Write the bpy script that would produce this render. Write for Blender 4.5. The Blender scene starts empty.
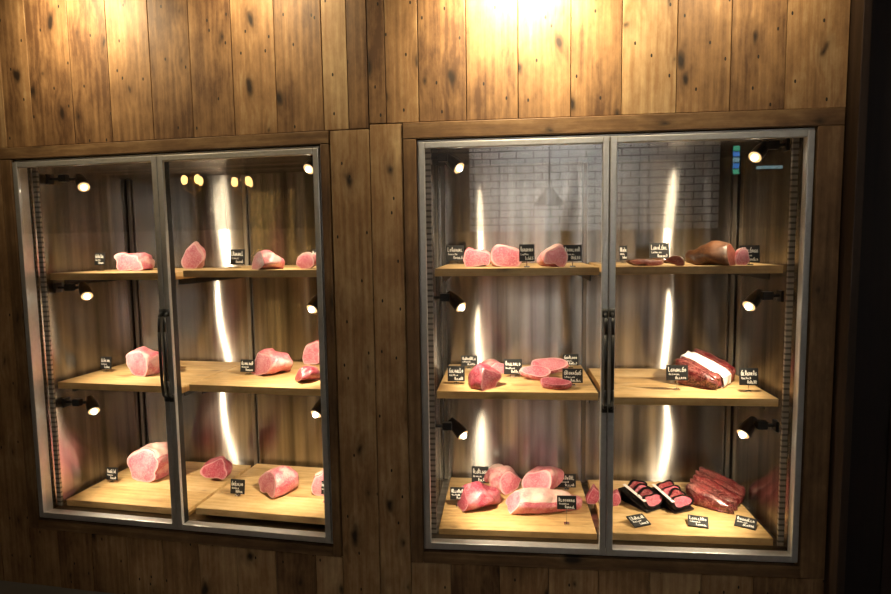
import bpy, math, random
import numpy as np
from mathutils import Vector, Matrix, noise
random.seed(7)
S = bpy.context.scene
COL = S.collection
F = 594.0; CXP = 445.5; CYP = 297.0
H = 1.8; XH = -0.20
# ---------------------------------------------------------------- camera and cabinet pose from measured proportions
def axes(yaw, pitch, roll):
    f = np.array([math.sin(yaw)*math.cos(pitch), math.cos(yaw)*math.cos(pitch), -math.sin(pitch)])
    r = np.array([math.cos(yaw), -math.sin(yaw), 0.0]); u = np.cross(r, f)
    c, s = math.cos(roll), math.sin(roll)
    return c*r+s*u, c*u-s*r, f
def left_frame(t0, la, lz):
    return np.array([XH-t0*math.cos(la), -t0*math.sin(la), lz]), la
def proj(p, P):
    r, u, f = axes(*p[3:6]); d = P-p[0:3]
    return np.array([CXP+F*d.dot(r)/d.dot(f), CYP-F*d.dot(u)/d.dot(f)])
def loc2w(O, a, q):
    return O+np.array([q[0]*math.cos(a)-q[1]*math.sin(a), q[0]*math.sin(a)+q[1]*math.cos(a), q[2]])
OBS = [('R',0,1,416,137),('R',1,1,815,130),('R',1,0,795,563),('R',0,0,424,549),('R',.5,1,609.5,133.5),('R',.5,0,607,556),
       ('L',0,1,15,163),('L',1,1,322,145),('L',1,0,334,541),('L',0,0,42,519),('L',.5,1,160,154.5),('L',.5,0,182,528)]
def resid(p):
    W = p[6]; O, a = left_frame(p[7], p[8], p[9]); out = []
    for c, fu, fz, x, y in OBS:
        P = loc2w(np.zeros(3), 0, (fu*W, 0, fz*H)) if c == 'R' else loc2w(O, a, (fu*W, 0, fz*H))
        out += list(proj(p, P)-np.array([x, y]))
    return np.array(out)
p = np.array([.45, -2.5, 1.34, -.08, .0925, 0., 1.61, 1.75, -.11, 0.])
lam = 1e-2
for it in range(200):
    r0 = resid(p); J = np.zeros((len(r0), len(p)))
    for k in range(len(p)):
        q = p.copy(); q[k] += 1e-6; J[:, k] = (resid(q)-r0)/1e-6
    A = J.T@J; st = np.linalg.solve(A+lam*np.diag(np.diag(A)), -J.T@r0)
    if np.sum(resid(p+st)**2) < np.sum(r0**2): p = p+st; lam *= .5
    else: lam *= 3
W = float(p[6]); cam_r, cam_u, cam_f = axes(*p[3:6]); CAM = p[0:3].copy()
LO, LA = left_frame(p[7], p[8], p[9])
def ray(px, py):
    return cam_f+cam_r*(px-CXP)/F-cam_u*(py-CYP)/F
class Cab: pass
def mkcab(O, a):
    c = Cab(); c.O = np.array(O, float); c.a = float(a); return c
CR = mkcab((0, 0, 0), 0.0); CL = mkcab(LO, LA)
def tolocal(c, P):
    d = P-c.O; ca, sa = math.cos(c.a), math.sin(c.a)
    return np.array([d[0]*ca+d[1]*sa, -d[0]*sa+d[1]*ca, d[2]])
def dirlocal(c, d):
    ca, sa = math.cos(c.a), math.sin(c.a)
    return np.array([d[0]*ca+d[1]*sa, -d[0]*sa+d[1]*ca, d[2]])
def hit_v(c, px, py, v):
    C = tolocal(c, CAM); d = dirlocal(c, ray(px, py)); return C+d*(v-C[1])/d[1]
def hit_z(c, px, py, z):
    C = tolocal(c, CAM); d = dirlocal(c, ray(px, py)); return C+d*(z-C[2])/d[2]
zf = (CL.O[2]+hit_v(CL, 20, 584, -0.03)[2])
ZB = -float(zf)
CAM[2] += ZB; CR.O[2] += ZB; CL.O[2] += ZB
def W3(c, q): return Vector([float(x) for x in loc2w(c.O, c.a, q)])

# ---------------------------------------------------------------- materials
def mat(name):
    m = bpy.data.materials.new(name); m.use_nodes = True
    nt = m.node_tree; b = nt.nodes['Principled BSDF']; return m, nt, b
def nd(nt, t, ins=None, **kw):
    n = nt.nodes.new(t)
    for k, v in kw.items(): setattr(n, k, v)
    for k, v in (ins or {}).items():
        if hasattr(v, 'is_output'): nt.links.new(v, n.inputs[k])
        else: n.inputs[k].default_value = v
    return n
def mth(nt, op, a, b=None, c=None, clamp=False):
    n = nt.nodes.new('ShaderNodeMath'); n.operation = op; n.use_clamp = clamp
    for i, v in enumerate((a, b, c)):
        if v is None: continue
        if hasattr(v, 'is_output'): nt.links.new(v, n.inputs[i])
        else: n.inputs[i].default_value = v
    return n.outputs[0]
def mixc(nt, f, a, b):
    n = nt.nodes.new('ShaderNodeMix'); n.data_type = 'RGBA'
    for i, v in ((0, f), (6, a), (7, b)):
        if hasattr(v, 'is_output'): nt.links.new(v, n.inputs[i])
        else: n.inputs[i].default_value = v if i == 0 else (*v, 1)
    return n.outputs[2]
def mr(nt, v, a, b, c=0., d=1.):
    return nd(nt, 'ShaderNodeMapRange', {0: v, 1: a, 2: b, 3: c, 4: d}).outputs[0]
def wood(name, dark, mid, light, rough=.6, knots=1.0, sc=1.0, nails=False, stain=.4, kd=(5.2, 2.6), ta=.5):
    m, nt, b = mat(name); L = nt.links
    uv = nd(nt, 'ShaderNodeUVMap'); sp = nd(nt, 'ShaderNodeSeparateXYZ', {0: uv.outputs[0]})
    tone = nd(nt, 'ShaderNodeAttribute', attribute_name='tone').outputs['Fac']
    def vec(a, bb, z=0):
        return nd(nt, 'ShaderNodeCombineXYZ', {0: mth(nt, 'MULTIPLY', sp.outputs[0], a*sc), 1: mth(nt, 'MULTIPLY', sp.outputs[1], bb*sc), 2: z}).outputs[0]
    n1 = nd(nt, 'ShaderNodeTexNoise', {'Vector': vec(34, 1.2), 'Scale': 1., 'Detail': 8., 'Roughness': .72}).outputs['Fac']
    n2 = nd(nt, 'ShaderNodeTexNoise', {'Vector': vec(3., .5), 'Scale': 1., 'Detail': 1.}).outputs['Fac']
    n3 = nd(nt, 'ShaderNodeTexNoise', {'Vector': vec(7, 3.2), 'Scale': 1., 'Detail': 7., 'Roughness': .7}).outputs['Fac']
    wob = nd(nt, 'ShaderNodeTexNoise', {'Vector': vec(14, 9.), 'Scale': 1., 'Detail': 2.}).outputs['Color']
    sw = nd(nt, 'ShaderNodeVectorMath', {0: wob}, operation='SCALE'); sw.inputs['Scale'].default_value = .28
    vv = nd(nt, 'ShaderNodeVectorMath', {0: vec(*kd), 1: sw.outputs[0]}, operation='ADD')
    vo = nd(nt, 'ShaderNodeTexVoronoi', {'Vector': vv.outputs[0], 'Scale': 1., 'Randomness': 1.}, voronoi_dimensions='2D')
    dist = vo.outputs['Distance']
    rc = nd(nt, 'ShaderNodeSeparateColor', {0: vo.outputs['Color']}).outputs[0]
    dist = mth(nt, 'ADD', dist, mth(nt, 'MULTIPLY', rc, .15))
    near = mth(nt, 'SUBTRACT', 1., mth(nt, 'MULTIPLY', dist, 2.6), clamp=True)
    ph = mth(nt, 'ADD', mth(nt, 'MULTIPLY', sp.outputs[0], 190*sc), mth(nt, 'MULTIPLY', n2, 12.))
    ph = mth(nt, 'ADD', ph, mth(nt, 'MULTIPLY', near, 10.))
    gr = mth(nt, 'MULTIPLY_ADD', mth(nt, 'SINE', ph), .5, .5)
    v = mth(nt, 'ADD', mth(nt, 'MULTIPLY', gr, .09), mth(nt, 'MULTIPLY', n1, .95))
    v = mth(nt, 'ADD', v, mth(nt, 'MULTIPLY_ADD', tone, ta, -.10-ta*.5))
    v = mth(nt, 'ADD', v, mth(nt, 'MULTIPLY_ADD', n3, stain*2, -stain*.92))
    cr = nd(nt, 'ShaderNodeValToRGB', {0: v}); e = cr.color_ramp.elements
    e[0].position = .12; e[0].color = (*dark, 1); e[1].position = .92; e[1].color = (*light, 1)
    k = e.new(.5); k.color = (*mid, 1)
    kn = mth(nt, 'MULTIPLY', mth(nt, 'SUBTRACT', 1.75, mth(nt, 'MULTIPLY', dist, 12.), clamp=True), knots)
    kr = mth(nt, 'MULTIPLY', mth(nt, 'MULTIPLY', near, near), .9*knots)
    col = mixc(nt, kr, cr.outputs[0], tuple(x*.6 for x in dark))
    col = mixc(nt, kn, col, tuple(x*.18 for x in dark))
    if nails:
        v2 = nd(nt, 'ShaderNodeTexVoronoi', {'Vector': vec(9, 4.5), 'Scale': 1., 'Randomness': 1.}, voronoi_dimensions='2D').outputs['Distance']
        col = mixc(nt, mth(nt, 'LESS_THAN', v2, .034), col, (.015, .01, .007))
    L.new(col, b.inputs['Base Color']); b.inputs['Roughness'].default_value = rough
    bp = nd(nt, 'ShaderNodeBump', {'Height': v, 'Strength': .45, 'Distance': .003}); L.new(bp.outputs[0], b.inputs['Normal'])
    return m
def plain(name, col, rough=.5, metal=0., emit=None, es=0., nscale=40, var=.15):
    m, nt, b = mat(name)
    tc = nd(nt, 'ShaderNodeTexCoord').outputs['Object']
    n = nd(nt, 'ShaderNodeTexNoise', {'Vector': tc, 'Scale': float(nscale), 'Detail': 3.}).outputs['Fac']
    c = mixc(nt, n, tuple(x*(1-var) for x in col), tuple(min(1, x*(1+var)) for x in col))
    nt.links.new(c, b.inputs['Base Color'])
    b.inputs['Roughness'].default_value = rough; b.inputs['Metallic'].default_value = metal
    if emit: b.inputs['Emission Color'].default_value = (*emit, 1); b.inputs['Emission Strength'].default_value = es
    return m
M = {}
M['pine'] = wood('knotty pine', (.11, .052, .022), (.33, .185, .08), (.60, .42, .22), nails=True, stain=.62, kd=(6.0, 3.0), ta=.5)
M['trim'] = wood('shaded trim pine', (.07, .034, .014), (.20, .11, .048), (.40, .26, .125), knots=1., stain=.6)  # wall pine in darker colours, painting in the shade on the casing boards
M['shelf'] = wood('shelf board', (.34, .20, .075), (.58, .38, .16), (.76, .56, .29), rough=.5, knots=.5, stain=.75)
M['dark'] = plain('gap shadow', (.01, .007, .004), .9)
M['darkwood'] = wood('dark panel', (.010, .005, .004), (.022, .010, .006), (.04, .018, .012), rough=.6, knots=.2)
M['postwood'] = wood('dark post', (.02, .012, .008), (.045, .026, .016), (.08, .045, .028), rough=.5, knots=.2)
M['alu'] = plain('brushed aluminium', (.58, .58, .58), .42, .6)
M['black'] = plain('black plastic', (.012, .012, .012), .4)
M['film'] = plain('glossy black film', (.012, .009, .009), .12)
M['lampblack'] = plain('lamp housing', (.018, .017, .017), .35)
M['blackmetal'] = plain('black metal', (.02, .02, .02), .35, .4)
M['white'] = plain('white chalk', (.85, .85, .80), .7)
M['paper'] = plain('white paper', (.76, .68, .66), .6)
M['slate'] = plain('chalkboard', (.010, .011, .012), .55)
M['chrome'] = plain('chrome', (.6, .6, .58), .2, 1.)
M['cream'] = plain('ceiling paint', (.05, .045, .04), .8)
M['plaster'] = plain('dark plaster', (.035, .03, .027), .8)
M['bulb'] = plain('lit bulb', (1, .9, .7), .3, 0, (1, .88, .66), 28)
M['reflector'] = plain('lit reflector', (.3, .2, .1), .3, 0, (1, .6, .28), .8)
M['lamp_glow'] = plain('pendant glow', (1, .8, .4), .3, 0, (1, .62, .2), 30)
M['brass'] = plain('brass', (.5, .3, .08), .35, 1.)
M['blue'] = plain('blue screen', (.1, .3, .9), .3, 0, (.10, .35, 1.), 4)
M['green'] = plain('green screen', (.1, .6, .3), .3, 0, (.15, .8, .45), 3)
M['cyan'] = plain('pale screen', (.6, .8, .9), .3, 0, (.45, .8, .9), 2.5)
M['floor'] = plain('concrete floor', (.16, .15, .14), .5, nscale=6)
def steel(name, col, rough, an, bump=.5):
    m, nt, b = mat(name); nt.nodes.remove(b); out = nt.nodes['Material Output']
    uv = nd(nt, 'ShaderNodeUVMap'); sp = nd(nt, 'ShaderNodeSeparateXYZ', {0: uv.outputs[0]})
    tg = nd(nt, 'ShaderNodeTangent', direction_type='UV_MAP')
    v1 = nd(nt, 'ShaderNodeCombineXYZ', {0: mth(nt, 'MULTIPLY', sp.outputs[0], 4.0), 1: mth(nt, 'MULTIPLY', sp.outputs[1], 1.6)}).outputs[0]
    n1 = nd(nt, 'ShaderNodeTexNoise', {'Vector': v1, 'Scale': 1., 'Detail': 0.}).outputs['Fac']
    bp = nd(nt, 'ShaderNodeBump', {'Height': n1, 'Strength': bump, 'Distance': .018})
    v2 = nd(nt, 'ShaderNodeCombineXYZ', {0: mth(nt, 'MULTIPLY', sp.outputs[0], 16.), 1: mth(nt, 'MULTIPLY', sp.outputs[1], .35)}).outputs[0]
    n2 = nd(nt, 'ShaderNodeTexNoise', {'Vector': v2, 'Scale': 1., 'Detail': 5.}).outputs['Fac']
    c = mixc(nt, mr(nt, n2, .34, .66), tuple(x*.4 for x in col), col)
    g = nd(nt, 'ShaderNodeBsdfAnisotropic', {'Color': c, 'Roughness': rough, 'Anisotropy': an, 'Rotation': 0., 'Normal': bp.outputs[0], 'Tangent': tg.outputs[0]})
    g.distribution = 'GGX'
    nt.links.new(g.outputs[0], out.inputs[0])
    return m
M['steel'] = steel('brushed steel liner', (.66, .63, .59), .215, .78)
M['steelplain'] = steel('brushed steel strip', (.48, .44, .38), .3, .6, .1)
def slotted():
    m, nt, b = mat('slotted rail')
    uv = nd(nt, 'ShaderNodeUVMap'); sp = nd(nt, 'ShaderNodeSeparateXYZ', {0: uv.outputs[0]})
    s = mth(nt, 'SINE', mth(nt, 'MULTIPLY', sp.outputs[1], 2*math.pi/.025))
    g = mth(nt, 'GREATER_THAN', s, .4)
    nt.links.new(mixc(nt, g, (.34, .32, .29), (.12, .11, .10)), b.inputs['Base Color'])
    b.inputs['Metallic'].default_value = .7; b.inputs['Roughness'].default_value = .4
    return m
M['rail'] = slotted()
def glass():
    m, nt, b = mat('door glass')
    tc = nd(nt, 'ShaderNodeTexCoord').outputs['Object']
    n = nd(nt, 'ShaderNodeTexNoise', {'Vector': tc, 'Scale': 3.}).outputs['Fac']
    nt.links.new(mixc(nt, n, (.985, .985, .98), (.995, .995, .99)), b.inputs['Base Color'])
    b.inputs['Roughness'].default_value = 0.; b.inputs['Transmission Weight'].default_value = 1.; b.inputs['IOR'].default_value = 1.5
    return m
M['glass'] = glass()
def tiles():
    m, nt, b = mat('white subway tile')
    uv = nd(nt, 'ShaderNodeUVMap')
    br = nd(nt, 'ShaderNodeTexBrick', {'Vector': uv.outputs[0], 'Color1': (.85, .85, .83, 1), 'Color2': (.78, .78, .76, 1), 'Mortar': (.22, .21, .20, 1), 'Scale': 1., 'Mortar Size': .007, 'Brick Width': .2, 'Row Height': .085})
    nt.links.new(br.outputs[0], b.inputs['Base Color']); b.inputs['Roughness'].default_value = .25; return m
M['tile'] = tiles()
def meat(name, base, deep, fat, amt=.5, cut=False, rough=.42, cov=.5):
    m, nt, b = mat(name)
    tc = nd(nt, 'ShaderNodeTexCoord').outputs['Object']
    oi = nd(nt, 'ShaderNodeObjectInfo').outputs['Random']
    vec = nd(nt, 'ShaderNodeVectorMath', {0: tc, 1: nd(nt, 'ShaderNodeCombineXYZ', {0: mth(nt, 'MULTIPLY', oi, 9.), 1: 0., 2: 0.}).outputs[0]}, operation='ADD').outputs[0]
    n1 = nd(nt, 'ShaderNodeTexNoise', {'Vector': vec, 'Scale': 13., 'Detail': 5.}).outputs['Fac']
    col = mixc(nt, mr(nt, n1, .40, .60), deep, base)
    n2 = nd(nt, 'ShaderNodeTexNoise', {'Vector': vec, 'Scale': 44. if cut else 30., 'Detail': 6., 'Roughness': .6, 'Distortion': 1.4}).outputs['Fac']
    rid = mth(nt, 'ABSOLUTE', mth(nt, 'SUBTRACT', n2, .5))
    col = mixc(nt, mr(nt, rid, 0., .04, amt, 0.), col, fat)
    if cut:
        rad = nd(nt, 'ShaderNodeAttribute', attribute_name='tone').outputs['Fac']
        col = mixc(nt, mr(nt, mth(nt, 'ADD', rad, mth(nt, 'MULTIPLY', n1, .3)), 1.0, 1.12, 0., .7), col, fat)
    else:
        n3 = nd(nt, 'ShaderNodeTexNoise', {'Vector': vec, 'Scale': 14., 'Detail': 5.}).outputs['Fac']
        col = mixc(nt, mr(nt, n3, .50, .62, 0., cov), col, fat)
    nt.links.new(col, b.inputs['Base Color']); b.inputs['Roughness'].default_value = rough
    bp = nd(nt, 'ShaderNodeBump', {'Height': n2, 'Strength': .3, 'Distance': .004}); nt.links.new(bp.outputs[0], b.inputs['Normal'])
    return m
M['pink'] = meat('pink beef', (.60, .17, .21), (.42, .07, .105), (.76, .48, .44), .4, cov=.6)
M['pinkcut'] = meat('pink cut face', (.69, .24, .30), (.56, .13, .19), (.84, .58, .56), .5, True)
M['fat'] = meat('creamy fat', (.76, .50, .44), (.62, .30, .30), (.84, .64, .56), .5)
M['red'] = meat('red beef', (.34, .04, .07), (.18, .012, .03), (.60, .28, .30), .4, cov=.4)
M['redcut'] = meat('red cut face', (.44, .065, .11), (.30, .035, .065), (.70, .38, .40), .5, True)
M['cured'] = meat('cured crust', (.12, .042, .013), (.05, .016, .006), (.22, .095, .03), .4)
M['curedcut'] = meat('cured cut', (.26, .06, .04), (.16, .03, .02), (.38, .19, .12), .5, True)
M['darkmeat'] = meat('dark aged beef', (.15, .013, .017), (.045, .005, .006), (.46, .20, .17), .6, cov=.2, rough=.28)
M['darkcut'] = meat('dark slice face', (.24, .03, .04), (.12, .012, .018), (.55, .28, .25), .5, True, rough=.25)
M['darkfat'] = meat('dark fat seam', (.26, .08, .07), (.12, .025, .025), (.48, .25, .20), .5)

# ---------------------------------------------------------------- mesh builder
class MB:
    def __init__(s): s.v = []; s.f = []; s.uv = []; s.t = []; s.mi = []
    def face(s, idx, uv=None, t=.5, mi=0):
        s.f.append(list(idx)); s.uv.append(uv or [(0, 0)]*len(idx)); s.t.append(t); s.mi.append(mi)
    def box(s, x0, x1, y0, y1, z0, z1, grain=2, mi=0, tone=None, rot=None):
        b = len(s.v); co = [(x, y, z) for z in (z0, z1) for y in (y0, y1) for x in (x0, x1)]
        ou, ov = random.uniform(0, 40), random.uniform(0, 40)
        t = random.random() if tone is None else tone
        for fc, ax in (((0, 2, 3, 1), 2), ((4, 5, 7, 6), 2), ((0, 1, 5, 4), 1), ((2, 6, 7, 3), 1), ((0, 4, 6, 2), 0), ((1, 3, 7, 5), 0)):
            pl = [a for a in (0, 1, 2) if a != ax]
            gv = grain if grain in pl else pl[1]; gu = pl[0] if gv == pl[1] else pl[1]
            s.face([b+i for i in fc], [(co[i][gu]+ou, co[i][gv]+ov) for i in fc], t, mi)
        s.v += [tuple(rot @ Vector([float(q) for q in c])) if rot else c for c in co]
        return s
    def tube(s, p0, p1, r0, r1=None, n=14, mi=0):
        r1 = r0 if r1 is None else r1; p0 = Vector(p0); p1 = Vector(p1); d = (p1-p0).normalized()
        a = d.orthogonal().normalized(); c = d.cross(a); b = len(s.v)
        for P, r in ((p0, r0), (p1, r1)):
            for i in range(n):
                th = 2*math.pi*i/n; s.v.append(tuple(P+a*r*math.cos(th)+c*r*math.sin(th)))
        for i in range(n):
            j = (i+1) % n; s.face([b+i, b+j, b+n+j, b+n+i], mi=mi)
        s.face([b+i for i in reversed(range(n))], mi=mi); s.face([b+n+i for i in range(n)], mi=mi)
        return s
    def sphere(s, c, r, n=12, m=8, sc=(1, 1, 1)):
        b = len(s.v); c = Vector(c)
        s.v.append((c.x, c.y, c.z+r*sc[2]))
        for j in range(1, m):
            ph = math.pi*j/m
            for i in range(n):
                th = 2*math.pi*i/n
                s.v.append((c.x+r*sc[0]*math.sin(ph)*math.cos(th), c.y+r*sc[1]*math.sin(ph)*math.sin(th), c.z+r*sc[2]*math.cos(ph)))
        s.v.append((c.x, c.y, c.z-r*sc[2])); e = len(s.v)-1
        for i in range(n):
            k = (i+1) % n; s.face([b, b+1+i, b+1+k]); s.face([e, b+1+(m-2)*n+k, b+1+(m-2)*n+i])
        for j in range(m-2):
            for i in range(n):
                k = (i+1) % n; q = b+1+j*n; s.face([q+i, q+n+i, q+n+k, q+k])
        return s
    def build(s, name, mats, parent=None, smooth=False, bevel=0):
        me = bpy.data.meshes.new(name)
        me.from_pydata([(float(a), float(b), float(c)) for a, b, c in s.v], [], s.f)
        uvf = []; tf = []
        for fi, fc in enumerate(s.f):
            tt = s.t[fi]
            for j in range(len(fc)):
                uvf += [float(s.uv[fi][j][0]), float(s.uv[fi][j][1])]
                tf.append(float(tt[j] if isinstance(tt, (list, tuple)) else tt))
        me.uv_layers.new(name='UVMap'); me.attributes.new('tone', 'FLOAT', 'CORNER')
        me.uv_layers['UVMap'].data.foreach_set('uv', uvf)
        me.attributes['tone'].data.foreach_set('value', tf)
        for m in (mats if isinstance(mats, list) else [mats]): me.materials.append(M[m])
        me.polygons.foreach_set('material_index', s.mi)
        me.polygons.foreach_set('use_smooth', [bool(smooth)]*len(s.f))
        me.update()
        o = bpy.data.objects.new(name, me); COL.objects.link(o)
        if parent: o.parent = parent
        if bevel:
            md = o.modifiers.new('bevel', 'BEVEL'); md.width = bevel; md.segments = 2; md.limit_method = 'ANGLE'
        return o
def tag(o, label, cat, group=None):
    o['label'] = label; o['category'] = cat
    if group: o['group'] = group
    return o
def struct(o): o['kind'] = 'structure'; return o
def empty(name, loc, rz=0, label=None, cat=None, group=None):
    o = bpy.data.objects.new(name, None); COL.objects.link(o); o.location = [float(x) for x in loc]; o.rotation_euler = (0, 0, rz); o.empty_display_size = .05
    if label: tag(o, label, cat, group)
    return o
def setpose(o, c):
    o.location = [float(x) for x in c.O]; o.rotation_euler = (0, 0, c.a); return o

# ---------------------------------------------------------------- wooden walls (local frame of each cabinet)
ZT = 3.15-ZB
def colsU(c, pxs, y): return [float(hit_v(c, x, y, -.02)[0]) for x in pxs]
def planks(mb, us, z0, z1, y0=-.02, y1=0.0, gap=.003):
    for a, b in zip(us[:-1], us[1:]):
        mb.box(a+gap/2, b-gap/2, y0+random.uniform(-.0015, .0015), y1, z0, z1)
ZFL_R = -CR.O[2]; ZFL_L = -CL.O[2]
TT_R = .07; TT_L = .058; RR_ = .10
uh_R = XH; uh_L = (XH-CL.O[0])/math.cos(CL.a)
mb = MB()
ztr = H+TT_R+.002
us = [uh_R]+colsU(CR, [385, 418, 466, 518, 571, 622, 677, 731, 786], 60)+[W+RR_+.005]
planks(mb, us, ztr, ZT)
planks(mb, [uh_R, -.059], ZFL_R, ztr-.004)
planks(mb, [-.059]+[0.12+.215*i for i in range(7)]+[W+RR_+.005], ZFL_R, -.06)
mb.box(-.059, 0, 0.0, .02, -.08, ztr, mi=0); mb.box(W+.0, W+RR_+.005, 0, .02, -.08, ztr)
mb.box(uh_R-.01, 0, .02, .03, ZFL_R, ZT, mi=1); mb.box(W, W+RR_, .02, .03, ZFL_R, ZT, mi=1)
mb.box(0, W, .02, .03, H, ZT, mi=1); mb.box(0, W, .02, .03, ZFL_R, 0, mi=1)
struct(setpose(mb.build('wall_front', ['pine', 'dark'], bevel=.002), CR))
mb = MB()
ztl = H+TT_L+.002
us = sorted([-1.2, -1.0, -.8, -.6, -.4, -.2]+colsU(CL, [0, 28, 70, 108, 150, 190, 232, 275, 322, 347], 60)+[uh_L])
planks(mb, us, ztl, ZT)
planks(mb, [W+.045, uh_L], ZFL_L, ztl-.004)
planks(mb, [-1.2, -1.0, -.8, -.6, -.42, -.25, -.065], ZFL_L, ztl-.004)
planks(mb, [-.065, .1, .3, .5, .7, .9, 1.1, 1.3, 1.5, W+.045], ZFL_L, -.055)
mb.box(-1.2, 0, .02, .03, ZFL_L, ZT, mi=1); mb.box(W, uh_L, .02, .03, ZFL_L, ZT, mi=1)
mb.box(0, W, .02, .03, H, ZT, mi=1); mb.box(0, W, .02, .03, ZFL_L, 0, mi=1)
struct(setpose(mb.build('wall_left', ['pine', 'dark'], bevel=.002), CL))
def casing(name, c, l, r, t, b):
    mb = MB(); D = -.026
    mb.box(-l, W+r, D, 0.0, H+.004, H+t, grain=0, tone=.6)
    mb.box(-l, -.002, D, 0.0, -b, H+.002, tone=.5)
    mb.box(W+.002, W+r, D, 0.0, -b, H+.002, tone=.4)
    mb.box(-.001, W+.001, D, 0.0, -b, -.004, grain=0, tone=.4)
    return struct(setpose(mb.build(name, 'trim', bevel=.003), c))
casing('trim_1', CR, .057, RR_, TT_R, .055); casing('trim_2', CL, .06, .04, TT_L, .05)
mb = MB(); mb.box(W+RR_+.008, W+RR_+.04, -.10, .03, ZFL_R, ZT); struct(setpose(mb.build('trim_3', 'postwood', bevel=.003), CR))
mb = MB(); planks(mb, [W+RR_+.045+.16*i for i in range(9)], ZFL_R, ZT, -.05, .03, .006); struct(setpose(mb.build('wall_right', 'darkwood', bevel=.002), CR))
# room behind the camera, seen mirrored in the glass
mb = MB(); mb.box(-5, 5, -6, 1.4, -.1, 0, grain=0); struct(mb.build('floor', 'floor'))
mb = MB(); mb.box(-5, 5, -6, 1.4, 3.15, 3.25, grain=0); struct(mb.build('ceiling', 'cream'))
YB = -4.6
mb = MB(); mb.box(-5, 5, YB-.1, YB, 0, 3.15); struct(mb.build('wall_back', 'plaster'))
def mirror_pt(c, px, py, Lm):
    q = hit_v(c, px, py, Lm); return W3(c, (q[0], -Lm, q[2]))
a = mirror_pt(CR, 470, 240, 4.55); b_ = mirror_pt(CR, 720, 150, 4.55)
mb = MB(); mb.box(a.x, b_.x, YB+.001, YB+.02, a.z, min(b_.z+.15, 3.1), grain=2, tone=.5); struct(mb.build('wall_tiled', 'tile'))
tx = float(mirror_pt(CR, 560, 200, 4.55).x)
li = bpy.data.lights.new('tile wash', 'AREA'); li.energy = 110; li.size = .8; li.color = (1, .95, .88)  # unseen area light, added to brighten the tiles so their reflection shows
lo = bpy.data.objects.new('tile wash', li); COL.objects.link(lo); lo.location = (tx, YB+.8, 3.1)
lo.rotation_euler = (Vector((0, -.8, -.6))).to_track_quat('-Z', 'Y').to_euler()
def pendant(c, px, py, label):
    P = mirror_pt(c, px, py, 3.6)
    r = empty('pendant_lamp', P, 0, label, 'lamp')
    MB().tube((0, 0, .12), (0, 0, 3.15-P.z), .006).build('cord', 'black', r)
    MB().tube((0, 0, .05), (0, 0, .13), .05, .02).build('lamp_holder', 'brass', r)
    for k in range(3):
        an = k*2.094+.5; x, y = .10*math.cos(an), .10*math.sin(an)
        MB().sphere((x, y, .04), .036, sc=(1, 1, 1.5)).build('bulb', 'lamp_glow', r, True)
        mb = MB(); mb.tube((0, 0, -.12), (x, y, -.06), .010); mb.tube((x, y, -.06), (x, y, -.01), .020, .012); mb.tube((0, 0, -.12), (0, 0, .05), .014); mb.build('arm', 'brass', r)
pendant(CL, 196, 184, 'brass pendant lamp reflected in the second glass door, nearer the door frame')
pendant(CL, 246, 186, 'brass pendant lamp reflected in the middle of the second glass door')
P = mirror_pt(CR, 549, 196, 4.0); r = empty('hanging_lamp', P, 0, 'black hanging lamp shade reflected before the white tiles in third door', 'lamp')
MB().tube((0, 0, -.10), (0, 0, .08), .17, .04, n=24).build('lamp_shade', 'black', r, False)
MB().tube((0, 0, .08), (0, 0, 3.15-P.z), .008).build('cord', 'black', r)
def screen(px, py, w, h, ms, label):
    P = mirror_pt(CR, px, py, 4.5); r = empty('wall_screen', P, 0, label, 'screen')
    MB().box(-w/2-.02, w/2+.02, -.03, 0, -h/2-.02, h/2+.02).build('casing', 'black', r, bevel=.004)
    n = len(ms)
    for i, m in enumerate(ms): MB().box(-w/2, w/2, 0, .004, h/2-h*(i+.8)/n, h/2-h*i/n).build('display', m, r)
screen(735, 161, .07, .32, ['green', 'blue', 'cyan', 'blue', 'green'], 'narrow blue lit sign reflected in the far right glass door')
screen(768, 168, .28, .04, ['cyan'], 'wide pale lit sign reflected in the far right glass door')

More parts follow.
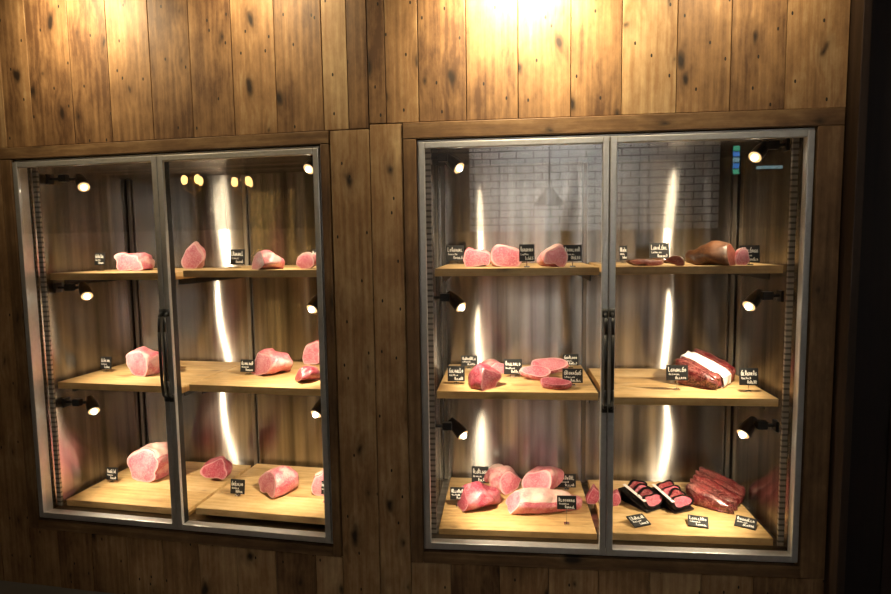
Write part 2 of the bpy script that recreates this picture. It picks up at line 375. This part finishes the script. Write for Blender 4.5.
# ---------------------------------------------------------------- refrigerated cabinets
DP = .74
def cabinet(c, label, zpx):
    root = empty('display_refrigerator', c.O, c.a, label, 'display refrigerator', None)
    fw = .024
    mb = MB(); mb.box(0, W, -.005, .05, H-fw, H, tone=.5); mb.box(0, W, -.005, .05, 0, fw)
    mb.box(0, fw*.7, -.005, .05, fw, H-fw); mb.box(W-fw*.7, W, -.005, .05, fw, H-fw)
    mb.build('frame', 'alu', root, bevel=.002)
    MB().box(W/2-.010, W/2+.010, .02, .05, fw, H-fw).build('mullion', 'black', root)
    MB().box(0, W, DP, DP+.01, 0, H).build('back_panel', 'steel', root)
    MB().box(.0, .012, .05, DP, 0, H).build('side_panel', 'steel', root)
    MB().box(W-.012, W, .05, DP, 0, H).build('side_panel', 'steel', root)
    MB().box(.012, W-.012, .05, DP, H-.012, H, grain=0).build('top_panel', 'steel', root)
    MB().box(.012, W-.012, .05, DP, 0, .02, grain=0).build('base_panel', 'steelplain', root)
    for u in (.035, W-.035):
        MB().box(u-.012, u+.012, .07, .082, .03, H-.02).build('slotted_rail', 'rail', root)
    for u in (.03, W/2, W-.03):
        MB().box(u-.010, u+.010, DP-.018, DP-.006, .03, H-.02).build('shelf_post', 'steelplain', root)
    ZG = float(hit_v(c, zpx, 230, -.017)[2])
    for i in range(2):
        x0 = .008+i*(W/2-.006); x1 = x0+W/2-.010; f = .026; z0, z1 = .012, H-.012; y0, y1 = -.026, -.006
        mb = MB(); mb.box(x0, x0+f, y0, y1, z0, z1); mb.box(x1-f, x1, y0, y1, z0, z1)
        mb.box(x0+f, x1-f, y0, y1, z1-f, z1); mb.box(x0+f, x1-f, y0, y1, z0, z0+f*1.1)
        d = mb.build('door', 'alu', root, bevel=.003)
        MB().box(x0+f, x1-f, -.018, -.016, ZG, z1-f).build('glass_pane', 'glass', d)
        hx = (x1-.012) if i == 0 else (x0+.012)
        pts = [(hx, y0, .66), (hx, y0-.024, .68), (hx, y0-.030, .75), (hx, y0-.030, .98), (hx, y0-.024, 1.05), (hx, y0, 1.07)]
        mb = MB()
        for A, B in zip(pts[:-1], pts[1:]): mb.tube(A, B, .0068)
        mb.box(hx-.011, hx+.011, y0-.008, y0, .645, .68); mb.box(hx-.011, hx+.011, y0-.008, y0, 1.05, 1.085)
        mb.build('handle', 'black', d, True)
    return root
cabL = cabinet(CL, 'left glass-fronted display refrigerator with plain steel doors set in the plank wall', 220)
cabR = cabinet(CR, 'right glass-fronted display refrigerator with cured meats, beside the dark post', 600)

# ---------------------------------------------------------------- shelves
DOOR = {('L', 0): 'far left door', ('L', 1): 'second door', ('R', 0): 'third door', ('R', 1): 'far right door'}
CC = {'L': CL, 'R': CR}; SZ = {}
VF = .095; VB = .70
shelfpix = {('L', 0): (110, [273, 384, 503]), ('L', 1): (262, [270, 387, 513]), ('R', 0): (515, [268, 392, 531]), ('R', 1): (700, [266, 398, 536])}
LV = ['top', 'middle', 'bottom']
for key, (px, ys) in shelfpix.items():
    c = CC[key[0]]; i = key[1]
    for l, y in enumerate(ys):
        q = hit_v(c, px, y, VF); z = float(q[2]); SZ[(key[0], i, l)] = z
        u0 = .055 if i == 0 else W/2+.02; u1 = W/2-.02 if i == 0 else W-.055; um = (u0+u1)/2
        r = empty('shelf', W3(c, (um, (VF+VB)/2, z-.034)), c.a, 'pine shelf board, the %s one behind the %s' % (LV[l], DOOR[key]), 'shelf', None)
        hw = (u1-u0)/2; hd = (VB-VF)/2
        mb = MB(); nb = 3
        for k in range(nb):
            mb.box(-hw, hw, -hd+2*hd*k/nb+.0004, -hd+2*hd*(k+1)/nb-.0004, 0, .034, grain=0, tone=random.uniform(.35, .75))
        mb.build('board', 'shelf', r, bevel=.0015)
        for s in (-1, 1):
            x = s*(hw-.03)
            MB().box(x-.002, x+.002, -hd+.06, hd, -.03, -.0005).build('bracket', 'blackmetal', r)

# ---------------------------------------------------------------- spotlights in the cabinets
lamps = {('L', 0): [(84, 187), (87, 296), (94, 411)], ('L', 1): [(309, 169), (312, 309), (316, 414)],
         ('R', 0): [(459, 168), (461, 307), (463, 435)], ('R', 1): [(755, 157), (749, 306), (743, 434)]}
VL = .17
for key, pts in lamps.items():
    c = CC[key[0]]; i = key[1]; sx = 1 if i == 0 else -1
    for l, (px, py) in enumerate(pts):
        q = [float(t) for t in hit_v(c, px, py, VL)]; wall = .034 if i == 0 else W-.034
        r = empty('spotlight', W3(c, (q[0], VL, q[2])), c.a, 'small black clip spotlight above the %s shelf behind the %s' % (LV[l], DOOR[key]), 'spotlight', None)
        dr = Vector((sx*.64, -.46, -.61)).normalized() if key != ('L', 1) else Vector((-.2, -.74, -.64)).normalized()
        wx = wall-q[0]; top = -dr*.06
        mb = MB(); mb.tube(-dr*.095, -dr*.05, .018, .028); mb.tube(-dr*.05, (0, 0, 0), .028, .031); mb.build('lamp_head', 'lampblack', r, False)
        MB().tube(dr*.0005, dr*.002, .027, .027, 20).build('reflector', 'reflector', r)
        MB().sphere(dr*.004, .0145).build('bulb', 'bulb', r, True)
        mb = MB()
        if abs(wx) > .05:
            mb.tube(top+Vector((0, 0, .004)), (wx*.55, -.01, .045), .008); mb.tube((wx*.55, -.01, .045), (wx, -.01, .045), .008)
        else: mb.tube(top, (wx, -.01, .045), .008)
        mb.box(wx-.006, wx+.006, -.03, .012, .02, .068)
        mb.build('arm', 'lampblack', r)
        tw = min(.022, abs(wx)*.3)
        MB().box(wx*.55-tw, wx*.55+tw, -.026, .004, .028, .064).build('transformer', 'lampblack', r, bevel=.003)
        li = bpy.data.lights.new('cabinet spot', 'SPOT'); li.energy = 24; li.color = (1, .82, .56); li.spot_size = math.radians(128); li.spot_blend = 1.; li.shadow_soft_size = .010
        lo = bpy.data.objects.new('cabinet spot', li); COL.objects.link(lo)
        lo.location = W3(c, (q[0]+sx*.035, VL-.02, q[2]-.044))
        dv = Vector((sx*.48, .44, -.74)); lo.rotation_euler = (Matrix.Rotation(c.a, 3, 'Z') @ dv).to_track_quat('-Z', 'Y').to_euler()

# ---------------------------------------------------------------- meat
def outline(seed, m, irr=.1, sq=.0):
    rr = random.Random(seed); ph = [rr.uniform(0, 6.28) for _ in range(4)]; am = [rr.uniform(.4, 1)*irr/(k+1) for k in range(4)]
    R = []
    for j in range(m):
        th = 2*math.pi*j/m
        R.append(1+sum(am[k]*math.sin((k+2)*th+ph[k]) for k in range(4)))
    return R
def spow(v, e): return math.copysign(abs(v)**e, v)
def loaf(w, h, d, seed, irr, ex, cap, taper=.35):
    A, B, C_ = MB(), MB(), MB()
    m, n = 44, 16; R = outline(seed, m, irr); sk = random.Random(seed).uniform(-.5, .5)
    def pt(th, Rj, s, y, off=0.):
        x = (w/2*spow(math.cos(th), ex)*Rj)*s; z = (h/2+h/2*spow(math.sin(th), ex)*Rj)*(s**.7)
        z *= 1-.35*sk*2*(x/(w/2))
        x += sk*(z-h/2)*.5
        nv = noise.noise(Vector((x*14+seed*3.1, y*14, z*14)))*.020+noise.noise(Vector((x*36+seed*3.1, y*36, z*36)))*.005
        x += nv+off*math.cos(th); z = max(0, z+nv+off*math.sin(th))
        return (x, y+sk*(x)*.5+(z/h)*.38*d*.4, z)
    def sc(t):
        if t < .06: return .95+.05*math.sqrt(t/.06)
        if t < .35: return 1+.03*math.sin((t-.06)*8)
        return max(.05, (1-taper*(t-.35)/.65)*math.sqrt(max(0, 1-((t-.35)/.65)**2.6)))
    ts = [0, .02, .04, .06]+[.06+.94*i/(n-3) for i in range(1, n-2)]; n = len(ts)-1
    for r in range(n+1):
        for j in range(m): A.v.append(pt(2*math.pi*j/m, R[j], sc(ts[r]), -d/2+d*ts[r]))
    for r in range(n):
        for j in range(m):
            k = (j+1) % m; A.face([r*m+j, r*m+k, (r+1)*m+k, (r+1)*m+j])
    A.face([n*m+j for j in range(m)])
    y = -d/2; K = 5
    rim = [pt(2*math.pi*j/m, R[j], sc(0), y) for j in range(m)]; cy_ = sum(v[1] for v in rim)/m; cx_ = sum(v[0] for v in rim)/m; cz_ = sum(v[2] for v in rim)/m
    for q in range(K+1):
        kk = 1-q/K*.98
        for j in range(m):
            x, yy, z = rim[j]
            B.v.append((cx_+(x-cx_)*kk, cy_+(yy-cy_)*kk-(.001+.003*(1-kk**2)), cz_+(z-cz_)*kk))
    for q in range(K):
        k0, k1 = 1-q/K*.98, 1-(q+1)/K*.98
        for j in range(m):
            k = (j+1) % m; B.face([q*m+j, q*m+k, (q+1)*m+k, (q+1)*m+j], None, [k0, k0, k1, k1])
    B.face([K*m+j for j in range(m)], None, .02)
    if cap:
        j0, j1 = int(m*cap[0]), int(m*cap[1]); nj = j1-j0+1; r1 = n-4
        for r in range(r1+1):
            for j in range(j0, j1+1):
                e = .003*min(1, (j-j0)/2., (j1-j)/2.)+.0008
                C_.v.append(pt(2*math.pi*j/m, R[j % m], sc(ts[r]), -d/2+d*ts[r], e))
        for r in range(r1):
            for j in range(nj-1): C_.face([r*nj+j, r*nj+j+1, (r+1)*nj+j+1, (r+1)*nj+j])
    return A, B, C_
def place(key, l, px, by, dm):
    c = CC[key[0]]; z = SZ[(key[0], key[1], l)]
    q = hit_z(c, px, by, z); v = min(max(q[1], VF+.02) + dm/2, VB-.01-dm/2)
    if tolocal(c, CAM)[1] > q[1]: v = VB-.02-dm/2
    q = hit_v(c, px, by, v-dm/2)
    P = W3(c, (q[0], v, z+.0008)); dep = float((np.array(P)-CAM).dot(cam_f)); dep -= dm*.35
    return c, P, dep/F
def full(label, l, key): return '%s on %s shelf behind %s' % (label, LV[l], DOOR[key])
cnt = [0]
def joint(key, l, px, by, wp, hp, label, kind='pink', ori='F', yaw=0, ratio=1.0, irr=.15, name='beef_joint', ex=.85, cap=None):
    cnt[0] += 1; sd = cnt[0]*7+3
    c, P, k = place(key, l, px, by, .14)
    w = wp*k; h = hp*k*.93
    if ori == 'F': W_, D_, ya = w, min(w*ratio, .24), 0
    elif ori == 'Rt': W_, D_, ya = min(w*.82*ratio, .2), w*.9, math.radians(40)
    else: W_, D_, ya = min(w*.82*ratio, .2), w*.9, math.radians(-40)
    c, P, k = place(key, l, px, by, (D_ if ori == 'F' else W_))
    r = empty(name, P, c.a+ya+math.radians(yaw), full(label, l, key), 'meat', None)
    if cap is None and kind == 'pink' and cnt[0] % 3 == 0: cap = (.15, .36)
    A, B, C_ = loaf(W_, h, D_, sd, irr, ex, cap)
    A.build('body', kind, r, True); B.build('cut_face', kind+'cut', r, True)
    if cap: C_.build('fat_cap', 'fat', r, True)
    return r
def steak(key, l, px, by, wp, dm, label, kind='pink', tilt=0, rz=0, th=.022, lift=0.):
    cnt[0] += 1; c, P, k = place(key, l, px, by, dm); w = wp*k
    P.z += lift; r = empty('steak', P, c.a+math.radians(rz), full(label, l, key), 'meat', None); r.rotation_euler[0] = math.radians(tilt)
    m = 36; R = outline(cnt[0]*5+1, m, .14); A = MB()
    for z, s in ((0, .95), (th*.5, 1.02), (th, .97)):
        for j in range(m):
            a = 2*math.pi*j/m; A.v.append((w/2*R[j]*s*math.cos(a), dm/2*R[j]*s*math.sin(a), z))
    for q in range(2):
        for j in range(m):
            kx = (j+1) % m; A.face([q*m+j, q*m+kx, (q+1)*m+kx, (q+1)*m+j])
    A.face([j for j in range(m)][::-1]); A.build('fat_edge', kind, r, True)
    B = MB(); K = 5
    for q in range(K+1):
        kk = .98-q/K*.95
        for j in range(m):
            a = 2*math.pi*j/m; B.v.append((w/2*R[j]*kk*math.cos(a), dm/2*R[j]*kk*math.sin(a), th+.0008+.002*(1-kk)))
    for q in range(K):
        k0, k1 = (1-q/K*.98), (1-(q+1)/K*.98)
        for j in range(m):
            kx = (j+1) % m; B.face([q*m+j, q*m+kx, (q+1)*m+kx, (q+1)*m+j], None, [k0, k0, k1, k1])
    B.face([K*m+j for j in range(m)], None, .02); B.build('cut_face', kind+'cut', r, True)
    return r
L0, L1, R0, R1 = ('L', 0), ('L', 1), ('R', 0), ('R', 1)
# left cabinet
joint(L0, 0, 127, 271, 37, 18, 'pink square-cut beef joint', ratio=.8, ex=.7)
joint(L0, 1, 139, 376, 36, 26, 'pale marbled beef joint', yaw=-15)
joint(L0, 2, 145, 482, 42, 31, 'large marbled rump of beef', yaw=-12, irr=.2)
joint(L1, 0, 190, 269, 24, 25, 'tall pink joint nearest the frame', yaw=10, ratio=.8)
joint(L1, 0, 264, 270, 32, 17, 'low oval beef joint', ori='Lt')
joint(L1, 0, 303, 269, 20, 16, 'small pink joint near right end', yaw=10)
joint(L1, 1, 269, 377, 38, 25, 'rounded marbled joint right of tag', ori='Lt')
joint(L1, 1, 312, 365, 20, 26, 'pink joint, rear one at right end,', ratio=.6)
joint(L1, 1, 304, 383, 27, 14, 'darker red joint, front right,', kind='red', ori='Lt')
joint(L1, 2, 212, 480, 26, 20, 'joint darkened for glare, at back near frame,', yaw=8, kind='red')  # darker meat colours stand in for its faint look behind glare
joint(L1, 2, 274, 497, 42, 26, 'broad pink joint beside tag', ori='Lt', yaw=10)
joint(L1, 2, 319, 496, 18, 24, 'partly hidden pink joint, right end,', yaw=10)
# right cabinet third door
joint(R0, 0, 478, 267, 27, 20, 'boxy pink joint, leftmost,', ratio=.9, ex=.6, irr=.08)
joint(R0, 0, 507, 267, 31, 21, 'boxy pink joint, second from left,', ratio=.9, ex=.6, irr=.08)
joint(R0, 0, 553, 268, 28, 22, 'wedge-shaped pink joint between tags', yaw=15, irr=.22)
joint(R0, 1, 481, 389, 38, 20, 'deep red marbled joint at left', kind='red', ori='Rt')
joint(R0, 1, 493, 374, 32, 12, 'flat pink piece behind red joint', ori='Rt')
steak(R0, 1, 549, 376, 36, .12, 'pink steak laid farthest back', tilt=28, lift=.028)
steak(R0, 1, 536, 381, 28, .10, 'pink steak overlapping another', tilt=25, lift=.02, rz=20)
steak(R0, 1, 556, 390, 34, .10, 'red steak lying flat in front', kind='red', tilt=6, rz=-20, lift=.006)
joint(R0, 2, 500, 492, 42, 20, 'pink rounded joint at back left', ori='Rt')
joint(R0, 2, 480, 512, 50, 20, 'dark red marbled joint, front left,', kind='red', ori='Lt', yaw=-25, ratio=.7)
joint(R0, 2, 546, 488, 46, 24, 'large pink joint at the back', ori='Lt', yaw=5)
joint(R0, 2, 546, 517, 84, 18, 'long pink loin along the front', ori='Lt', yaw=-44, ratio=.5)
joint(R0, 2, 595, 504, 14, 16, 'small red piece beside door frame', kind='red')
joint(R1, 2, 617, 506, 12, 14, 'small red piece at left end', kind='red')
joint(R1, 0, 645, 266, 34, 9, 'flat brown dried sausage, left piece,', kind='cured', name='cured_meat', ratio=.5, yaw=15)
joint(R1, 0, 676, 266, 20, 8, 'flat brown dried sausage, right piece,', kind='cured', name='cured_meat', ratio=.6, yaw=-20)
joint(R1, 0, 714, 267, 52, 20, 'large brown cured ham with rough crust', kind='cured', ori='Rt', name='cured_ham', yaw=22, ratio=.6)
joint(R1, 0, 743, 267, 15, 17, 'small pink joint beside ham', kind='pink')
def ribblock(key, l, px, by, ln, h, dm, label, rz, n=6, band=True, tilt=10, e0=.3, ridge=.06, seams=('fat', 'redcut'), sw=.004, lift=.05):
    rzr = math.radians(rz); c, P, k = place(key, l, px, by, ln*abs(math.sin(rzr))+dm*abs(math.cos(rzr)))
    r = empty('rib_block', P, c.a+rzr, full(label, l, key), 'meat', None)
    w = ln; A = MB(); nx, m = 96, 40
    def X(x, ca, sa, e):
        s = (x/w+.5)*tilt/100.; y = dm/2*e*spow(ca, e0)
        nz = noise.noise(Vector((x*22, y*22, sa*2+ln*9)))*.011
        return (x+nz*.7, y+nz, max(0, h/2+h/2*e*spow(sa, e0)+((s*w+(y/dm+.5)*lift+nz) if sa > -.3 else 0)))
    for i in range(nx+1):
        t = i/nx; ed = min(1, .72+5*min(t, 1-t)); fr = (t*n) % 1.; rg = 1+ridge*(math.sin(math.pi*fr)**.6*2-1)
        for j in range(m):
            a = 2*math.pi*j/m+.05; A.v.append(X(-w/2+w*t, math.cos(a), math.sin(a), ed*rg))
    for i in range(nx):
        for j in range(m):
            kx = (j+1) % m; A.face([i*m+j, (i+1)*m+j, (i+1)*m+kx, i*m+kx])
    A.face(list(range(m))); A.face([nx*m+j for j in range(m)][::-1])
    A.build('body', 'darkmeat', r, True)
    def hoop(name, s0, s1, e, mt):
        B = MB()
        for q in range(9):
            sx = s0+(s1-s0)*q/8
            for j in range(m):
                a = 2*math.pi*j/m+.05; B.v.append(X(sx, math.cos(a), math.sin(a), e))
        for q in range(8):
            for j in range(m):
                kx = (j+1) % m; B.face([q*m+j, (q+1)*m+j, (q+1)*m+kx, q*m+kx])
        B.build(name, mt, r, True)
    for i in range(n-1):
        x = -w/2+w*(i+1)/n; hoop('seam', x-sw, x+sw, 1.0-ridge*.5, seams[i % 2])
    if band: hoop('paper_band', -.20*w, .15*w, 1.16, 'paper')
    return r
ribblock(R1, 1, 717, 391, .26, .05, .18, 'dark rib block with white paper band', 50, n=6, tilt=10, e0=.5, ridge=.10, seams=('darkfat', 'darkfat'), sw=.003, lift=.07)
def pack(key, l, px, by, wp, label, rz, n=4):
    dm = .20; c, P, k = place(key, l, px, by, dm); w = wp*k
    r = empty('meat_pack', P, c.a+math.radians(rz), full(label, l, key), 'packed meat', None)
    T = Matrix.Rotation(math.radians(14), 3, 'X')
    mb = MB(); mb.box(-w/2, w/2, -dm/2, dm/2, .028, .034, rot=T); mb.box(-w/2, w/2, -dm/2+.004, dm/2, .0, .006)
    mb.box(-w/2, w/2, dm/2-.03, dm/2-.006, .006, .055)
    mb.build('tray', 'film', r, bevel=.002)
    m = 24
    for i in range(n):
        y0 = -dm/2+.012+i*(dm-.05)/n; A = MB(); B = MB(); R = outline(i*11+int(px), m, .2)
        for q, (dy, dz) in enumerate(((0, 0), (-.006, .008))):
            for j in range(m):
                a = 2*math.pi*j/m; A.v.append(tuple(T @ Vector((w*.50*math.cos(a)*R[j], y0+dy+.034*math.sin(a)*R[j]+.024, .040+dz+.018*(1+math.sin(a)*R[j])))))
        for j in range(m):
            kx = (j+1) % m; A.face([j, kx, m+kx, m+j])
        A.face(list(range(m))); A.face([m+j for j in range(m)][::-1]); sl = A.build('meat_slice', 'film', r, True)
        for kk in (1, .02):
            for j in range(m):
                a = 2*math.pi*j/m; B.v.append(tuple(T @ Vector((w*.40*math.cos(a)*kk*R[j], y0-.0070+.025*math.sin(a)*kk*R[j]+.024, .0488+.0180+.0140*math.sin(a)*kk*R[j]))))
        for j in range(m):
            kx = (j+1) % m; B.face([j, kx, m+kx, m+j], None, [.85, .85, .1, .1])
        B.face([m+j for j in range(m)]); B.build('cut_face', 'darkcut' if i % 2 else 'redcut', sl, True)
    mb = MB()
    mb.box(-w*.54, -w*.40, -dm*.35, dm*.38, .072, .074, rot=T); mb.build('paper_label', 'paper', r)
pack(R1, 2, 645, 512, 25, 'black tray of sliced meat, leftmost,', 34)
pack(R1, 2, 675, 513, 24, 'black tray of sliced meat beside rib rack', 28)
ribblock(R1, 2, 727, 515, .25, .04, .19, 'large dark red strapped rib rack', 55, n=5, band=False, tilt=12, e0=.45, ridge=.2, seams=('film', 'darkfat'), sw=.006, lift=.05)

# ---------------------------------------------------------------- price tags
def pricetag(key, l, px, cy, wp, hp, label, by=None, flat=False, yaw=0):
    dm = .03
    by = by or cy+hp/2+3
    c, P, k = place(key, l, px, by, dm); w = wp*k*.95; h = hp*k*.95
    q = hit_v(c, px, cy, tolocal(c, np.array(P))[1])
    z0 = float(max(.006, q[2]-SZ[(key[0], key[1], l)]-h/2))
    r = empty('price_tag', P, c.a+math.radians(yaw), full(label, l, key), 'price tag', None)
    T3 = Matrix.Translation((0, 0, z0)) @ Matrix.Rotation(math.radians(-8), 4, 'X')
    if flat: T3 = Matrix.Translation((0, -h/2, .004)) @ Matrix.Rotation(math.radians(-72), 4, 'X')
    mb = MB(); mb.box(-w/2, w/2, -.002, .003, 0, h, rot=T3); mb.build('board', 'slate', r)
    rr = random.Random(int(px*13+cy)); A = MB()
    def strip(pts, t):
        for a, b in zip(pts[:-1], pts[1:]):
            d = Vector((b[0]-a[0], 0, b[1]-a[1]))
            if d.length < 1e-6: continue
            nn = Vector((-d.z, 0, d.x)).normalized()*t/2; i0 = len(A.v)
            pa = Vector((a[0], -.0032, a[1])); pb = Vector((b[0], -.0032, b[1]))
            for s_ in (pa-nn, pb-nn, pb+nn, pa+nn): A.v.append(tuple(T3 @ s_))
            A.face([i0, i0+1, i0+2, i0+3])
    # small handwritten letters: each a few strokes (stem, bowl, cross bar)
    for (zb, hh, x0, x1, nl, t) in ((.58, .30, -.42, .42, 8, .0028), (.36, .12, -.40, .12, 7, .0018), (.10, .20, -.10, .42, 6, .0024)):
        lw = (x1-x0)/nl
        for i in range(nl):
            xa = (x0+lw*(i+.15))*w; xb = (x0+lw*(i+.8))*w; tall = 1.25 if (i == 0 or rr.random() < .25) else .75
            za = zb*h; zt = (zb+hh*tall*.8)*h; kd_ = rr.randrange(4); xm = (xa+xb)/2; zm = (za+zt)/2
            if kd_ == 0: strip([(xa, zt), (xa, za), (xb, za)], t)
            elif kd_ == 1: strip([(xb, zt), (xa, zm), (xa, za), (xb, za), (xb, zm), (xa, zm)], t)
            elif kd_ == 2: strip([(xa, za), (xa, zt), (xb, zm), (xa, zm)], t); strip([(xa, zm), (xb, za)], t)
            else: strip([(xa, zm), (xm, zt), (xb, zm), (xm, za), (xa, zm)], t)
    A.build('writing', 'white', r)
    if not flat:
        mb = MB(); mb.box(-.012, .012, -.008, .014, 0, .005); mb.tube((0, .006, .004), (0, .006, z0+h*.5), .002, n=8); mb.build('stand', 'chrome', r)
    return r
TG = [
 (L0, 0, 98, 259, 12, 13, 'small black chalkboard price tag', 271.5),
 (L0, 1, 104, 363, 13, 13, 'small black chalkboard price tag'),
 (L0, 2, 110, 474, 13, 13, 'small black chalkboard price tag'),
 (L1, 0, 236, 257, 16, 16, 'black price tag left of oval joint'),
 (L1, 0, 315, 256, 9, 14, 'narrow black price tag at right end'),
 (L1, 1, 246, 366, 16, 13, 'black chalkboard price tag'),
 (L1, 2, 236, 487, 16, 15, 'black price tag left of broad joint'),
 (L1, 2, 324, 488, 8, 14, 'narrow black price tag at right end', 504),
 (R0, 0, 455, 253, 19, 16, 'black price tag at left end'),
 (R0, 0, 527, 253, 16, 18, 'narrow black price tag, second from left,', 270),
 (R0, 0, 573, 253, 19, 17, 'black price tag in front of wedge', 271),
 (R1, 0, 624, 253, 8, 15, 'narrow black price tag beside door frame'),
 (R1, 0, 660, 251, 20, 17, 'black price tag above flat dried sausages'),
 (R1, 0, 751, 254, 20, 18, 'black price tag right of ham', 269),
 (R0, 1, 469, 361, 17, 11, 'black price tag behind red joint'),
 (R0, 1, 456, 374, 18, 16, 'black price tag left of red joint'),
 (R0, 1, 513, 367, 19, 16, 'black price tag in the middle'),
 (R0, 1, 571, 360, 16, 12, 'black price tag behind another tag'),
 (R0, 1, 573, 376, 21, 15, 'black price tag at front right'),
 (R1, 1, 678, 373, 22, 16, 'black price tag left of rib block', 391),
 (R1, 1, 750, 377, 19, 18, 'black price tag right of rib block', 393),
 (R0, 2, 480, 476, 18, 17, 'black price tag at back left', 485),
 (R0, 2, 458, 494, 17, 13, 'black price tag at front left', 508),
 (R0, 2, 567, 481, 19, 14, 'black price tag at back right'),
 (R0, 2, 567, 503, 20, 14, 'black price tag in front of loin', 526),
]
for t in TG: pricetag(*t)
for px, cy, rz, lb in ((639, 520, 25, 'black price tag lying flat, leftmost,'), (699, 521, -15, 'black price tag lying flat, middle one,'), (747, 522, -28, 'black price tag lying flat, rightmost,')):
    pricetag(R1, 2, px, cy, 20, 16, lb, by=cy+5, flat=True, yaw=rz)

# ---------------------------------------------------------------- lights outside
def wallspot(c, px, e, z, y=-.33, size=70, tgt=2.5, dx=0., col=(1, .78, .46)):
    u = hit_v(c, px, 30, 0)[0]
    P = W3(c, (u+dx, y, z-c.O[2])); T = W3(c, (u, 0, tgt-c.O[2]))
    li = bpy.data.lights.new('wall washer', 'SPOT'); li.energy = e; li.color = col; li.spot_size = math.radians(size); li.spot_blend = 1.; li.shadow_soft_size = .03
    lo = bpy.data.objects.new('wall washer', li); COL.objects.link(lo); lo.location = P
    lo.rotation_euler = (T-P).to_track_quat('-Z', 'Y').to_euler()
    d = (T-P).normalized()
    r = empty('ceiling_spotlight', P-d*.03, 0, 'black ceiling spotlight above the frame throwing warm light down the plank wall', 'spotlight', 'ceiling spotlights washing the wall')
    MB().tube(-d*.1, (0, 0, 0), .03, .035).build('lamp_head', 'black', r); MB().tube(-d*.06, (0, 0, 3.15-(P-d*.03).z), .008).build('stem', 'black', r)
wallspot(CR, 525, 205, 2.94, y=-.28, size=132, tgt=2.78)
wallspot(CL, 90, 50, 2.96, y=-.34, size=136, tgt=2.76)
wallspot(CL, 265, 30, 2.98, y=-.38, size=136, tgt=2.76)  # additional spotlight, put in to carry the wash across the left-centre planks
wallspot(CR, 720, 32, 2.98, y=-.36, size=134, tgt=2.78)
li = bpy.data.lights.new('room glow', 'AREA'); li.energy = 2.6; li.size = 3; li.color = (1, .84, .68)
lo = bpy.data.objects.new('room glow', li); COL.objects.link(lo); lo.location = (-.5, -3.2, 3.0)
lo.rotation_euler = (math.radians(30), 0, 0)
w = bpy.data.worlds.new('world'); S.world = w; w.use_nodes = True
w.node_tree.nodes['Background'].inputs[0].default_value = (.9, .7, .5, 1); w.node_tree.nodes['Background'].inputs[1].default_value = .006
# ---------------------------------------------------------------- camera
cd = bpy.data.cameras.new('camera'); cd.lens = 24; cd.sensor_width = 36; cd.sensor_fit = 'HORIZONTAL'; cd.clip_start = .05
co = bpy.data.objects.new('camera', cd); COL.objects.link(co)
mw = Matrix.Identity(4)
for i in range(3): mw[i][0] = float(cam_r[i]); mw[i][1] = float(cam_u[i]); mw[i][2] = -float(cam_f[i]); mw[i][3] = float(CAM[i])
co.matrix_world = mw; S.camera = co
S.view_settings.view_transform = 'Standard'; S.view_settings.look = 'None'; S.view_settings.exposure = 0
